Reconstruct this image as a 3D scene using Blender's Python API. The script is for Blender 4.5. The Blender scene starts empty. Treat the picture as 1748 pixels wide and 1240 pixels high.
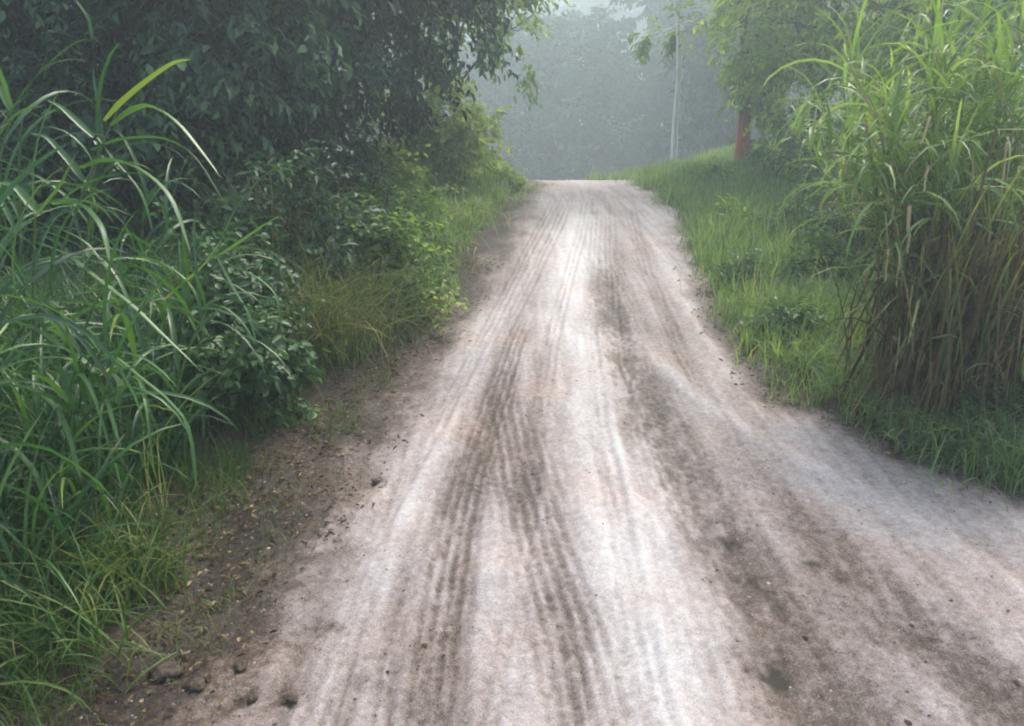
import bpy, math
import numpy as np
from mathutils import Vector

# ------------------------------------------------------------------ camera, sky, sun, exposure
S = bpy.context.scene
COL = S.collection
CAM_Z, PITCH, FPX, CX, CY = 1.93, math.radians(21.0), 1350.0, 874.0, 620.0
cam = bpy.data.cameras.new('camera')
cam_o = bpy.data.objects.new('camera', cam); COL.objects.link(cam_o)
cam.sensor_width = 36.0; cam.lens = 36.0 * FPX / 1748.0
cam.clip_start = 0.05; cam.clip_end = 3000
cam_o.location = (0, 0, CAM_Z); cam_o.rotation_euler = (math.pi / 2 - PITCH, 0, 0)
S.camera = cam_o

SUN_EL, SUN_AZ = math.radians(50), math.radians(24)      # azimuth from +Y towards +X
W = bpy.data.worlds.new('World'); S.world = W; W.use_nodes = True
wn = W.node_tree.nodes; wl = W.node_tree.links
sky = wn.new('ShaderNodeTexSky'); sky.sky_type = 'NISHITA'; sky.sun_disc = False
sky.sun_elevation = SUN_EL; sky.sun_rotation = SUN_AZ
sky.air_density = 1.0; sky.dust_density = 5.0; sky.ozone_density = 1.0
bg = wn['Background']; bg.inputs['Strength'].default_value = 0.12
wl.new(sky.outputs[0], bg.inputs['Color'])
sl = bpy.data.lights.new('sun', 'SUN'); sl.energy = 1.5; sl.angle = math.radians(14); sl.color = (1.0, 0.93, 0.82)
so = bpy.data.objects.new('sun', sl); COL.objects.link(so)
sd = Vector((math.sin(SUN_AZ) * math.cos(SUN_EL), math.cos(SUN_AZ) * math.cos(SUN_EL), math.sin(SUN_EL)))
so.rotation_euler = sd.to_track_quat('Z', 'Y').to_euler(); so.location = (0, 0, 40)
S.view_settings.view_transform = 'Standard'; S.view_settings.look = 'None'
S.view_settings.exposure = 1.58; S.view_settings.gamma = 1.0
S.render.engine = 'CYCLES'
S.cycles.use_denoising = True
S.cycles.max_bounces = 8; S.cycles.diffuse_bounces = 4; S.cycles.transmission_bounces = 4
S.cycles.volume_bounces = 3; S.cycles.transparent_max_bounces = 8
S.cycles.pixel_filter_type = 'BLACKMAN_HARRIS'; S.cycles.filter_width = 2.0
HAZE = 0.0095

# ------------------------------------------------------------------ pixel <-> world helpers
sp_, cp_ = math.sin(PITCH), math.cos(PITCH)
def P(px, py, d):
    r = (px - CX) / FPX; u = (CY - py) / FPX
    return np.array([d * r, d * (cp_ + u * sp_), CAM_Z + d * (-sp_ + u * cp_)])
def G(px, py, z=0.0):
    u = (CY - py) / FPX
    return P(px, py, (CAM_Z - z) / (sp_ - u * cp_))

# ------------------------------------------------------------------ noise
def _hash(ix, iy, seed):
    h = (ix.astype(np.int64) * 374761393 + iy.astype(np.int64) * 668265263 + seed * 974634721) & 0xffffffff
    h = ((h ^ (h >> 13)) * 1274126177) & 0xffffffff
    return ((h ^ (h >> 16)) & 0xffff) / 65535.0
def vnoise(x, y, seed=0):
    ix, iy = np.floor(x), np.floor(y); fx, fy = x - ix, y - iy
    fx = fx * fx * (3 - 2 * fx); fy = fy * fy * (3 - 2 * fy)
    a = _hash(ix, iy, seed); b = _hash(ix + 1, iy, seed); c = _hash(ix, iy + 1, seed); d = _hash(ix + 1, iy + 1, seed)
    return (a * (1 - fx) + b * fx) * (1 - fy) + (c * (1 - fx) + d * fx) * fy
def fbm(x, y, seed=0, oct=4):
    s = 0; a = 0.5; t = 0
    for o in range(oct):
        s = s + a * vnoise(x * 2 ** o, y * 2 ** o, seed + o * 17); t += a; a *= 0.55
    return s / t
def sstep(a, b, x):
    t = np.clip((x - a) / (b - a), 0, 1); return t * t * (3 - 2 * t)

# ------------------------------------------------------------------ the road's shape on the ground
def world_curve(pts):
    w = np.array([G(*p) for p in pts]); o = np.argsort(w[:, 1]); return w[o, 1], w[o, 0]
LY, LX = world_curve([(330, 1240), (430, 1080), (520, 940), (590, 820), (660, 700), (750, 580), (815, 480), (865, 400), (905, 340), (925, 316)])
RY, RX = world_curve([(1748, 862), (1500, 755), (1310, 680), (1285, 620), (1225, 545), (1185, 440), (1155, 360), (1092, 316)])
LY = np.concatenate([[-6, 0.0], LY, [17, 24, 40]]); LX = np.concatenate([[-1.5, -1.25], LX, [0.1, -3.5, -14]])
RY = np.concatenate([[-6, 0.0, 2.2], RY, [17, 24, 40]]); RX = np.concatenate([[4.5, 4.6, 3.9], RX, [2.6, -0.6, -11]])
def road_l(y): return np.interp(y, LY, LX)
def road_r(y): return np.interp(y, RY, RX)
def H(x, y):
    """height of the ground: level near the camera, a crest at about 14 m, falling away behind it"""
    x = np.asarray(x, float); y = np.asarray(y, float)
    valley = np.clip(y - 12.7, 0, None); fall = -0.17 * valley * valley / (valley + 2.5)
    fall = np.maximum(fall, -6.5)
    xr = road_r(np.clip(y, -6, 16)); xl = road_l(np.clip(y, -6, 16))
    side = sstep(0.6, 3.0, x - xr)
    late = np.clip(y - 16.5, 0, None); fall2 = np.maximum(-0.19 * late * late / (late + 2.5), -6.5)
    z = fall * (1 - side) + fall2 * side
    z = z + 0.10 * sstep(0.1, 0.9, x - xr) + 0.02 * sstep(1.0, 4.0, x - xr) * sstep(6, 14, y)
    z = z + 0.16 * sstep(0.3, 1.5, xl - x)
    rough = 0.05 * (fbm(x * 1.3, y * 1.3, 3) - 0.5)
    off = np.maximum(sstep(0.0, 0.5, x - xr), sstep(0.0, 0.5, xl - x))
    return z + rough * off + 0.03 * (fbm(x * 0.5 + 9, y * 0.5, 8, 2) - 0.5)
def Hs(x, y): return float(H(np.array([x]), np.array([y]))[0])

# ------------------------------------------------------------------ mesh building
def link(o): COL.objects.link(o); return o
def tag(o, label=None, cat=None, group=None, kind=None):
    for k, v in (('label', label), ('category', cat), ('group', group), ('kind', kind)):
        if v: o[k] = v
    return o
class MB:
    def __init__(s): s.v = []; s.q = []; s.t = []; s.tint = []; s.n = 0
    def add(s, v, quads=None, tris=None, tint=0.5):
        v = np.asarray(v, float).reshape(-1, 3)
        if quads is not None and len(quads): s.q.append(np.asarray(quads, np.int64).reshape(-1, 4) + s.n)
        if tris is not None and len(tris): s.t.append(np.asarray(tris, np.int64).reshape(-1, 3) + s.n)
        s.v.append(v); s.tint.append(np.broadcast_to(np.asarray(tint, float), (len(v),)).copy()); s.n += len(v)
    def build(s, name, mat, parent=None, smooth=False, origin=None, attrs=None):
        v = np.concatenate(s.v) if s.v else np.zeros((0, 3))
        if origin is not None: v = v - np.asarray(origin, float)
        q = np.concatenate(s.q) if s.q else np.zeros((0, 4), np.int64)
        t = np.concatenate(s.t) if s.t else np.zeros((0, 3), np.int64)
        me = bpy.data.meshes.new(name)
        me.vertices.add(len(v)); me.vertices.foreach_set('co', v.astype(np.float32).ravel())
        nl = len(q) * 4 + len(t) * 3; me.loops.add(nl)
        me.loops.foreach_set('vertex_index', np.concatenate([q.ravel(), t.ravel()]).astype(np.int32))
        me.polygons.add(len(q) + len(t))
        st = np.concatenate([np.arange(len(q)) * 4, len(q) * 4 + np.arange(len(t)) * 3]).astype(np.int32)
        me.polygons.foreach_set('loop_start', st)
        if smooth: me.polygons.foreach_set('use_smooth', np.ones(len(st), bool))
        a = me.attributes.new('tint', 'FLOAT', 'POINT'); a.data.foreach_set('value', np.concatenate(s.tint).astype(np.float32) if s.v else [])
        for k, arr in (attrs or {}).items():
            a = me.attributes.new(k, 'FLOAT', 'POINT'); a.data.foreach_set('value', np.asarray(arr, np.float32))
        me.update(calc_edges=True); me.validate()
        if mat: me.materials.append(mat)
        o = link(bpy.data.objects.new(name, me))
        if parent is not None: o.parent = parent
        elif origin is not None: o.location = origin
        return o
def empty(name, loc, label, cat, group=None):
    o = bpy.data.objects.new(name, None); link(o); o.location = loc; o.empty_display_size = 0.2
    return tag(o, label, cat, group)
def unit(a): return a / np.maximum(np.linalg.norm(a, axis=-1, keepdims=True), 1e-9)
def tube(mb, pts, radii, n=6, tint=0.5):
    pts = np.asarray(pts, float); m = len(pts); radii = np.broadcast_to(np.asarray(radii, float), (m,))
    tan = unit(np.gradient(pts, axis=0)); ref = np.array([0.31, 0.87, 0.2])
    a = unit(np.cross(tan, ref)); b = np.cross(tan, a)
    ang = np.arange(n) * 2 * math.pi / n
    ring = pts[:, None] + radii[:, None, None] * (np.cos(ang)[None, :, None] * a[:, None] + np.sin(ang)[None, :, None] * b[:, None])
    i = np.arange(m - 1)[:, None] * n; k = np.arange(n)[None]; k2 = (k + 1) % n
    q = np.stack([i + k, i + k2, i + n + k2, i + n + k], -1).reshape(-1, 4)
    mb.add(ring.reshape(-1, 3), q, tint=tint)
    mb.add(np.vstack([pts[-1] + tan[-1] * radii[-1], ring[-1]]), tris=[(0, 1 + (j + 1) % n, 1 + j) for j in range(n)], tint=tint)
def leaves(mb, c, axis, nrm, L, Wd, tint, curl=0.12):
    """folded leaves: base, two pairs of side points, tip"""
    N = len(c)
    if N == 0: return
    axis = unit(axis); side = unit(np.cross(axis, nrm)); up = np.cross(side, axis)
    L = np.broadcast_to(L, (N,))[:, None]; Wd = np.broadcast_to(Wd, (N,))[:, None]
    f = np.array([0.0, 0.33, 0.7, 1.0, 0.7, 0.33]); w = np.array([0, .5, .38, 0, -.38, -.5]); z = np.array([0, .10, .02, -.22, .02, .10])
    v = c[:, None] + axis[:, None] * (L[:, None] * f[None, :, None]) + side[:, None] * (Wd[:, None] * w[None, :, None]) + up[:, None] * (L[:, None] * z[None, :, None])
    b = np.arange(N)[:, None] * 6
    mb.add(v.reshape(-1, 3), np.concatenate([b + np.array([[0, 1, 2, 3]]), b + np.array([[0, 3, 4, 5]])]), tint=np.repeat(np.broadcast_to(tint, (N,)), 6))
def sweep(mb, pts, side, width, tint, fold=0.22):
    """ribbon blades with a folded midrib: pts N,K,3; side N,K,3; width N,K"""
    N, K, _ = pts.shape
    tan = unit(np.gradient(pts, axis=1)); side = unit(side); up = np.cross(side, tan)
    up = np.where(up[..., 2:3] < 0, -up, up)
    w = width[..., None]
    v = np.stack([pts - side * w * .5 + up * w * fold, pts, pts + side * w * .5 + up * w * fold], 2)
    b = (np.arange(N)[:, None] * K + np.arange(K - 1)[None]).reshape(-1, 1) * 3
    q = np.concatenate([b + np.array([[0, 1, 4, 3]]), b + np.array([[1, 2, 5, 4]])])
    tt = np.broadcast_to(tint, (N,)) if np.ndim(tint) < 2 else tint
    tt = np.repeat(tt[:, None], K * 3, 1) if tt.ndim == 1 else np.repeat(tt, 3, 1)
    mb.add(v.reshape(-1, 3), q, tint=tt.ravel())
def blades(mb, p0, head, th0, bend, L, Wd, tint, K=9, twist=0.5, rng=None, power=1.3):
    """arching blades: start p0, heading angle, start elevation th0, bent down by bend over the length"""
    N = len(p0); rng = rng or np.random.default_rng(0)
    t = np.linspace(0, 1, K)
    th = th0[:, None] - bend[:, None] * t[None] ** power
    wob = rng.normal(0, .22, N)[:, None] * t[None]
    hd = head[:, None] + wob
    d = np.stack([np.cos(hd) * np.cos(th), np.sin(hd) * np.cos(th), np.sin(th)], -1)
    step = (L / (K - 1))[:, None, None] * d
    pts = p0[:, None] + np.concatenate([np.zeros((N, 1, 3)), np.cumsum((step[:, 1:] + step[:, :-1]) / 2, 1)], 1)
    side = np.stack([-np.sin(hd), np.cos(hd), np.zeros_like(hd)], -1)
    roll = (rng.normal(0, twist, N)[:, None] * (0.3 + t[None]))
    side = side * np.cos(roll)[..., None] + np.cross(side, d) * np.sin(roll)[..., None]
    prof = np.minimum(1, 0.45 + t * 2.5) * (1 - t) ** 0.55
    tt = np.broadcast_to(tint, (N,))[:, None] + np.where(rng.random(N) < .35, rng.uniform(.2, .6, N), 0)[:, None] * np.clip((t[None] - rng.uniform(.45, .8, N)[:, None]) * 3, 0, 1)
    sweep(mb, pts, side, Wd[:, None] * prof[None] + 0.0006, np.clip(tt, 0, 1))
def grass_blades(mb, base, L, Wd, tint, rng, lean=0.5, K=4):
    N = len(base); head = rng.uniform(0, 2 * math.pi, N)
    th0 = math.pi / 2 - np.abs(rng.normal(0, lean * .5, N)); bend = np.abs(rng.normal(lean, .5, N))
    t = np.linspace(0, 1, K); th = th0[:, None] - bend[:, None] * t[None]
    d = np.stack([np.cos(head)[:, None] * np.cos(th), np.sin(head)[:, None] * np.cos(th), np.sin(th)], -1)
    step = (L / (K - 1))[:, None, None] * d
    pts = base[:, None] + np.concatenate([np.zeros((N, 1, 3)), np.cumsum(step[:, :-1], 1)], 1)
    a = head + math.pi / 2 + rng.normal(0, .6, N)
    side = np.stack([np.cos(a), np.sin(a), np.zeros(N)], -1)[:, None]
    w = Wd[:, None] * (1 - t[None]) ** .7 + 0.0008
    v = np.stack([pts - side * w[..., None] * .5, pts + side * w[..., None] * .5], 2)
    b = (np.arange(N)[:, None] * K + np.arange(K - 1)[None]).reshape(-1, 1) * 2
    mb.add(v.reshape(-1, 3), b + np.array([[0, 1, 3, 2]]), tint=np.repeat(np.broadcast_to(tint, (N,)), K * 2))

# ------------------------------------------------------------------ materials
def new_mat(name):
    m = bpy.data.materials.new(name); m.use_nodes = True; nt = m.node_tree; nt.nodes.clear()
    return m, nt.nodes, nt.links
def ramp(n, stops):
    r = n.new('ShaderNodeValToRGB'); e = r.color_ramp.elements
    while len(e) < len(stops): e.new(0.5)
    for i, (p, c) in enumerate(stops): e[i].position = p; e[i].color = (*c, 1)
    return r
def leaf_mat(name, stops, rough=0.45, trans=0.35, spec=0.4, tcol=(1.25, 1.35, 0.55)):
    m, n, l = new_mat(name)
    at = n.new('ShaderNodeAttribute'); at.attribute_name = 'tint'
    r = ramp(n, stops); l.new(at.outputs['Fac'], r.inputs[0])
    p = n.new('ShaderNodeBsdfPrincipled'); p.inputs['Roughness'].default_value = rough
    p.inputs['Specular IOR Level'].default_value = spec; l.new(r.outputs[0], p.inputs['Base Color'])
    mx = n.new('ShaderNodeMix'); mx.data_type = 'RGBA'; mx.blend_type = 'MULTIPLY'; mx.inputs['Factor'].default_value = 1
    l.new(r.outputs[0], mx.inputs['A']); mx.inputs['B'].default_value = (*tcol, 1)
    tr = n.new('ShaderNodeBsdfTranslucent'); l.new(mx.outputs['Result'], tr.inputs['Color'])
    ms = n.new('ShaderNodeMixShader'); ms.inputs[0].default_value = trans
    l.new(p.outputs[0], ms.inputs[1]); l.new(tr.outputs[0], ms.inputs[2])
    o = n.new('ShaderNodeOutputMaterial'); l.new(ms.outputs[0], o.inputs['Surface'])
    return m
def bark_mat(name, c1, c2, scale=18):
    m, n, l = new_mat(name)
    tc = n.new('ShaderNodeTexCoord'); mp = n.new('ShaderNodeMapping'); mp.inputs['Scale'].default_value = (1, 1, 0.25)
    nz = n.new('ShaderNodeTexNoise'); nz.inputs['Scale'].default_value = scale; nz.inputs['Detail'].default_value = 6
    l.new(tc.outputs['Object'], mp.inputs[0]); l.new(mp.outputs[0], nz.inputs['Vector'])
    r = ramp(n, [(0.3, c1), (0.7, c2)]); l.new(nz.outputs['Fac'], r.inputs[0])
    p = n.new('ShaderNodeBsdfPrincipled'); p.inputs['Roughness'].default_value = .85; p.inputs['Specular IOR Level'].default_value = .2
    b = n.new('ShaderNodeBump'); b.inputs['Strength'].default_value = .6; b.inputs['Distance'].default_value = .02
    l.new(nz.outputs['Fac'], b.inputs['Height']); l.new(b.outputs[0], p.inputs['Normal'])
    l.new(r.outputs[0], p.inputs['Base Color'])
    o = n.new('ShaderNodeOutputMaterial'); l.new(p.outputs[0], o.inputs['Surface'])
    return m
M = {}
M['cane'] = leaf_mat('cane_leaf', [(0, (.015, .055, .020)), (.5, (.050, .135, .040)), (.8, (.115, .225, .060)), (1, (.22, .30, .04))], rough=.40, trans=.36, spec=.55)
M['cane_right'] = leaf_mat('cane_leaf_right', [(0, (.038, .080, .020)), (.5, (.120, .205, .056)), (.85, (.21, .32, .09)), (1, (.38, .44, .16))], rough=.45, trans=.38)
M['stalk'] = leaf_mat('cane_stalk', [(0, (.05, .09, .03)), (.6, (.10, .17, .045)), (1, (.35, .27, .13))], rough=.45, trans=.05)
M['dry'] = leaf_mat('dry_leaf', [(0, (.035, .022, .012)), (.5, (.115, .080, .038)), (.85, (.29, .21, .11)), (1, (.52, .40, .22))], rough=.7, trans=.2, spec=.15, tcol=(1.1, 1, .8))
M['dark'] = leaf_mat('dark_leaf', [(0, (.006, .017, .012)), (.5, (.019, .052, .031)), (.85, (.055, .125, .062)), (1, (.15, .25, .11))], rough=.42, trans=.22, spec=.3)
M['bush'] = leaf_mat('bush_leaf', [(0, (.025, .060, .025)), (.6, (.055, .125, .045)), (1, (.11, .20, .07))], rough=.5, trans=.3)
M['pale'] = leaf_mat('pale_leaf', [(0, (.05, .10, .03)), (.5, (.13, .21, .06)), (.85, (.24, .33, .10)), (1, (.42, .48, .14))], rough=.5, trans=.56)
M['fardark'] = leaf_mat('far_dark_leaf', [(0, (.006, .018, .014)), (.6, (.014, .040, .030)), (1, (.04, .085, .05))], rough=.7, trans=.2, spec=.1)
M['farpale'] = leaf_mat('far_pale_leaf', [(0, (.03, .055, .025)), (.6, (.055, .11, .06)), (1, (.14, .22, .10))], rough=.7, trans=.3, spec=.1)
M['far'] = leaf_mat('far_leaf', [(0, (.010, .026, .019)), (.6, (.024, .062, .040)), (1, (.07, .135, .065))], rough=.7, trans=.25, spec=.1)
M['grass'] = leaf_mat('grass_blade', [(0, (.060, .098, .042)), (.45, (.145, .230, .098)), (.8, (.23, .335, .14)), (1, (.38, .37, .19))], rough=.55, trans=.45, spec=.25)
M['grassdark'] = leaf_mat('dark_grass_blade', [(0, (.025, .055, .018)), (.5, (.06, .12, .03)), (.85, (.12, .19, .045)), (1, (.24, .24, .09))], rough=.5, trans=.35, spec=.3)  # darker green blades for the near verges and bare strips
M['olive'] = leaf_mat('olive_grass_blade', [(0, (.035, .050, .018)), (.5, (.105, .135, .050)), (.85, (.19, .21, .085)), (1, (.34, .30, .14))], rough=.55, trans=.35, spec=.25)
M['bark'] = bark_mat('dark_bark', (.03, .024, .02), (.08, .065, .05))
M['bark_pale'] = bark_mat('pale_bark', (.62, .58, .55), (.82, .78, .75))
M['bark_red'] = bark_mat('red_bark', (.34, .075, .048), (.55, .155, .10))
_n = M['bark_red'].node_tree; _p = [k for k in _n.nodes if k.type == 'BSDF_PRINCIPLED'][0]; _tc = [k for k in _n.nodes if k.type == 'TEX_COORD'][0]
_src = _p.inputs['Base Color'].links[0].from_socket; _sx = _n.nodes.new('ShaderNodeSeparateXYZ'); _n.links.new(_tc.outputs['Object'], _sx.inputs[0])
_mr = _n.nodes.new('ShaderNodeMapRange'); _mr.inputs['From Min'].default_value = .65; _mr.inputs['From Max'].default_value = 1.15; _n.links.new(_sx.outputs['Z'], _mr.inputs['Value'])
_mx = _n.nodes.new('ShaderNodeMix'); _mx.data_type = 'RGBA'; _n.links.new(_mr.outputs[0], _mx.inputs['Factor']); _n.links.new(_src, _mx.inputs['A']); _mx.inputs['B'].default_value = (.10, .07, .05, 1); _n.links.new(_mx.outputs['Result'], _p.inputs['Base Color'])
M['clod'] = bark_mat('clod_soil', (.035, .026, .020), (.10, .078, .06), 60)
M['stone'] = bark_mat('pebble_stone', (.22, .19, .17), (.45, .41, .38), 40)

def soil_material(name, stops, grain=1.0):
    m, n, l = new_mat(name)
    at = n.new('ShaderNodeAttribute'); at.attribute_name = 'tint'
    ge = n.new('ShaderNodeNewGeometry')
    n1 = n.new('ShaderNodeTexNoise'); n1.inputs['Scale'].default_value = 34; n1.inputs['Detail'].default_value = 8; n1.inputs['Roughness'].default_value = .7
    n2 = n.new('ShaderNodeTexNoise'); n2.inputs['Scale'].default_value = 150; n2.inputs['Detail'].default_value = 5; n2.inputs['Roughness'].default_value = .75
    l.new(ge.outputs['Position'], n1.inputs['Vector']); l.new(ge.outputs['Position'], n2.inputs['Vector'])
    a = n.new('ShaderNodeMath'); a.operation = 'MULTIPLY_ADD'; a.inputs[1].default_value = .75 * grain; l.new(n1.outputs['Fac'], a.inputs[0])
    l.new(at.outputs['Fac'], a.inputs[2])
    b = n.new('ShaderNodeMath'); b.operation = 'MULTIPLY_ADD'; b.inputs[1].default_value = 1.1 * grain; l.new(n2.outputs['Fac'], b.inputs[0]); l.new(a.outputs[0], b.inputs[2])
    c = n.new('ShaderNodeMath'); c.operation = 'SUBTRACT'; c.inputs[1].default_value = .925 * grain; l.new(b.outputs[0], c.inputs[0])
    r = ramp(n, stops); l.new(c.outputs[0], r.inputs[0])
    # patches of pinker and of greyer soil
    n3 = n.new('ShaderNodeTexNoise'); n3.inputs['Scale'].default_value = 1.7; n3.inputs['Detail'].default_value = 3; l.new(ge.outputs['Position'], n3.inputs['Vector'])
    hue = ramp(n, [(.3, (.965, .985, 1.01)), (.5, (1, 1, 1)), (.7, (1.07, .99, .95))]); l.new(n3.outputs['Fac'], hue.inputs[0])
    mx = n.new('ShaderNodeMix'); mx.data_type = 'RGBA'; mx.blend_type = 'MULTIPLY'; mx.inputs['Factor'].default_value = 1
    l.new(r.outputs[0], mx.inputs['A']); l.new(hue.outputs[0], mx.inputs['B'])
    p = n.new('ShaderNodeBsdfPrincipled'); p.inputs['Roughness'].default_value = .8; p.inputs['Specular IOR Level'].default_value = .3
    l.new(mx.outputs['Result'], p.inputs['Base Color'])
    da = n.new('ShaderNodeAttribute'); da.attribute_name = 'damp'; rr = n.new('ShaderNodeMapRange'); rr.inputs['To Min'].default_value = .82; rr.inputs['To Max'].default_value = .46
    l.new(da.outputs['Fac'], rr.inputs['Value']); l.new(rr.outputs[0], p.inputs['Roughness'])
    bp = n.new('ShaderNodeBump'); bp.inputs['Strength'].default_value = .6; bp.inputs['Distance'].default_value = .007
    l.new(b.outputs[0], bp.inputs['Height']); l.new(bp.outputs[0], p.inputs['Normal'])
    o = n.new('ShaderNodeOutputMaterial'); l.new(p.outputs[0], o.inputs['Surface'])
    return m
ROAD_STOPS = [(0, (.020, .015, .011)), (.22, (.080, .060, .048)), (.5, (.216, .180, .166)), (.75, (.350, .316, .306)), (1, (.49, .470, .468))]
M['road'] = soil_material('road_sand', ROAD_STOPS)
M['soil'] = soil_material('verge_soil', ROAD_STOPS, 1.2)

# ------------------------------------------------------------------ ground
def grid_quads(nr, nc):
    i = np.arange(nr - 1)[:, None] * nc + np.arange(nc - 1)[None]
    return np.stack([i, i + 1, i + nc + 1, i + nc], -1).reshape(-1, 4)
gx = np.concatenate([-np.geomspace(300, 9, 26), np.arange(-8.8, 10, .12), np.geomspace(10.2, 300, 26)])
gy = np.concatenate([-np.geomspace(120, 3, 14), np.arange(-2.8, 20, .12), np.geomspace(20.2, 700, 42)])
X, Y = np.meshgrid(gx, gy); Z = H(X, Y)
in_road = np.minimum(X - road_l(Y), road_r(Y) - X)
Z = Z - 0.06 * sstep(-.45, -.3, in_road) * (Y < 39)
mb = MB(); mb.add(np.stack([X, Y, Z], -1), grid_quads(*X.shape), tint=(.13 + .22 * (fbm(X * 2, Y * 2, 5) - .5)).ravel())
ground = mb.build('ground', M['soil'], smooth=True); tag(ground, 'dark brown earth under the grass and trees on both sides of the road', 'ground', kind='structure')

# ------------------------------------------------------------------ road: a dense sheet with ruts, ridges and tyre marks in real relief
ry = [-5.5]
while ry[-1] < 39:
    y_ = ry[-1]; ry.append(y_ + (0.1 if y_ < 1.2 else 0.013 + 0.0028 * max(0, y_ - 2) ** 1.35))
ry = np.array(ry); NC = 430
xl, xr = road_l(ry) - .75, road_r(ry) + .6
xl = xl + .16 * (fbm(ry * 1.5, ry * 0 + 2, 40) - .5); xr = xr + .18 * (fbm(ry * 1.5, ry * 0 + 7, 41) - .5)
uu = np.linspace(0, 1, NC)
X = xl[:, None] * (1 - uu) + xr[:, None] * uu; Y = np.repeat(ry[:, None], NC, 1)
def band(pts, half, soft=.6, jit=.012, seed=1):
    cy, cx = world_curve(pts)
    c = np.interp(ry, cy, cx)[:, None] + jit * 2 * (fbm(ry * 1.7, ry * 0, seed) - .5)[:, None]
    d = (X - c)
    endm = (sstep(cy[0] - .25, cy[0] + .02, ry) * (1 - sstep(cy[-1] - 1.6, cy[-1] + .5, ry)))[:, None]
    return np.exp(-np.abs(d / half) ** (2 / soft)) * endm, d
nz_lo = fbm(X * 1.6, Y * .7, 11); nz_mid = fbm(X * 6, Y * 3.0, 12); nz_hi = fbm(X * 22, Y * 16, 13)
streak = fbm(X * 16, Y * .8, 14, 3); streak2 = fbm(X * 34, Y * 1.4, 15, 2)
tone = .60 + .30 * (nz_lo - .5) + .16 * (nz_mid - .5) + .22 * (streak - .5) + .12 * (nz_hi - .5) + .12 * (streak2 - .5)
rel = .020 * (nz_lo - .5) + .012 * (nz_mid - .5) + .007 * (nz_hi - .5) + .008 * (streak - .5)
def dark(pts, half, amt, sink=.012, gritty=1.0, rib=0, seed=1, soft=.7):
    global tone, rel
    m, d = band(pts, half, soft, seed=seed)
    brk = np.clip(.42 + gritty * 1.9 * (.45 * fbm(X * 7, Y * 2.0, seed + 50) + .55 * fbm(X * 42, Y * 7, seed + 55, 3) - .33), 0, 1.4)
    fine = .55 + .9 * vnoise(X * 38, Y * 26, seed + 60)
    k = m * brk
    tone = tone - .70 * amt * k * fine
    rel = rel - sink * m - .006 * k * fine
    if rib:
        s = .5 + .5 * np.sin(d * 2 * math.pi / rib)
        cross = .8 + .2 * np.sin((Y + np.abs(d) * .6) * 2 * math.pi / .055)
        tone = tone - .36 * m * s * np.clip(brk * 1.1, .25, 1) * cross; rel = rel - .011 * m * s * cross
def light(pts, half, amt, rise=.010, seed=1, soft=.8):
    global tone, rel
    m, d = band(pts, half, soft, seed=seed)
    m = m * np.clip(.55 + 1.1 * (fbm(X * 4, Y * 1.5, seed + 80) - .35), .2, 1.2)
    tone = tone + amt * m; rel = rel + rise * m
light([(1150, 1240), (1130, 1000), (1050, 760), (1005, 600), (975, 470), (985, 360)], .30, .32, .004, seed=3)  # glare down the road centre, put into the tone as a whiter band
light([(890, 1240), (870, 1000), (900, 880)], .09, .20, .010, seed=4)
light([(1748, 1010), (1500, 860), (1340, 780), (1215, 700), (1110, 615), (1050, 500), (1030, 400)], .08, .13, .016, seed=5)
light([(700, 880), (820, 600), (930, 420)], .10, .16, .008, seed=6)
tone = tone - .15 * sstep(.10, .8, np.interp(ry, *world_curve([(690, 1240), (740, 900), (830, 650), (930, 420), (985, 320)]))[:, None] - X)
light([(1250, 640), (1175, 520), (1110, 400)], .09, .18, .010, seed=8)
light([(1748, 930), (1560, 860), (1400, 800)], .12, .06, .012, seed=30)
dark([(733, 1240), (752, 1080), (778, 900), (825, 740), (855, 650), (900, 540)], .10, .42, .016, rib=.045, seed=9)
dark([(1015, 1240), (968, 1060), (925, 930), (895, 820), (868, 700), (855, 640)], .15, .26, .014, rib=.052, seed=10)
dark([(1420, 1240), (1300, 1030), (1200, 870), (1125, 740), (1062, 610), (1040, 520), (1035, 430)], .17, .70, .020, seed=12)
dark([(1748, 1190), (1600, 1090), (1460, 965), (1330, 860), (1250, 790)], .15, .58, .016, seed=14)
dark([(1748, 1240), (1640, 1150), (1480, 1060), (1360, 1000)], .16, .50, .014, seed=15)
for k_, pts_ in enumerate([[(480, 1240), (610, 960), (720, 770), (830, 570), (915, 400), (955, 330)], [(620, 1240), (690, 980), (780, 760), (860, 570), (940, 410), (975, 330)], [(850, 1240), (885, 950), (915, 720), (950, 540), (990, 400), (1005, 330)],
                           [(1110, 1240), (1065, 960), (1020, 720), (1005, 540), (1015, 400), (1020, 330)], [(1215, 1240), (1130, 960), (1070, 720), (1045, 540), (1040, 420), (1040, 330)], [(1250, 760), (1160, 600), (1100, 460), (1070, 340)]]):
    for o_ in (-.055, 0, .06):
        dark([(a_ + o_ * 1350 / (2.45 + (1240 - b_) * .0085), b_) for a_, b_ in pts_], .020, .14, .006, gritty=.8, seed=200 + k_ * 5 + int(o_ * 50), soft=.9)
    light([(a_ + 30, b_) for a_, b_ in pts_], .03, .025, .003, seed=240 + k_)
dark([(1330, 1240), (1290, 1080), (1260, 950)], .26, .46, .012, seed=32, soft=.9)
dark([(1560, 1240), (1480, 1130), (1400, 1040)], .20, .34, .012, seed=33, soft=.9)
dark([(890, 850), (888, 800)], .14, .2, .008, seed=34)
dark([(600, 830), (700, 660), (800, 510), (880, 395)], .13, .20, .015, gritty=.6, seed=16)
dark([(560, 1240), (610, 1080), (670, 930)], .05, .16, .008, rib=.04, seed=18)
dark([(650, 1240), (668, 1080), (700, 960)], .04, .14, .008, rib=.04, seed=19)
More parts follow.
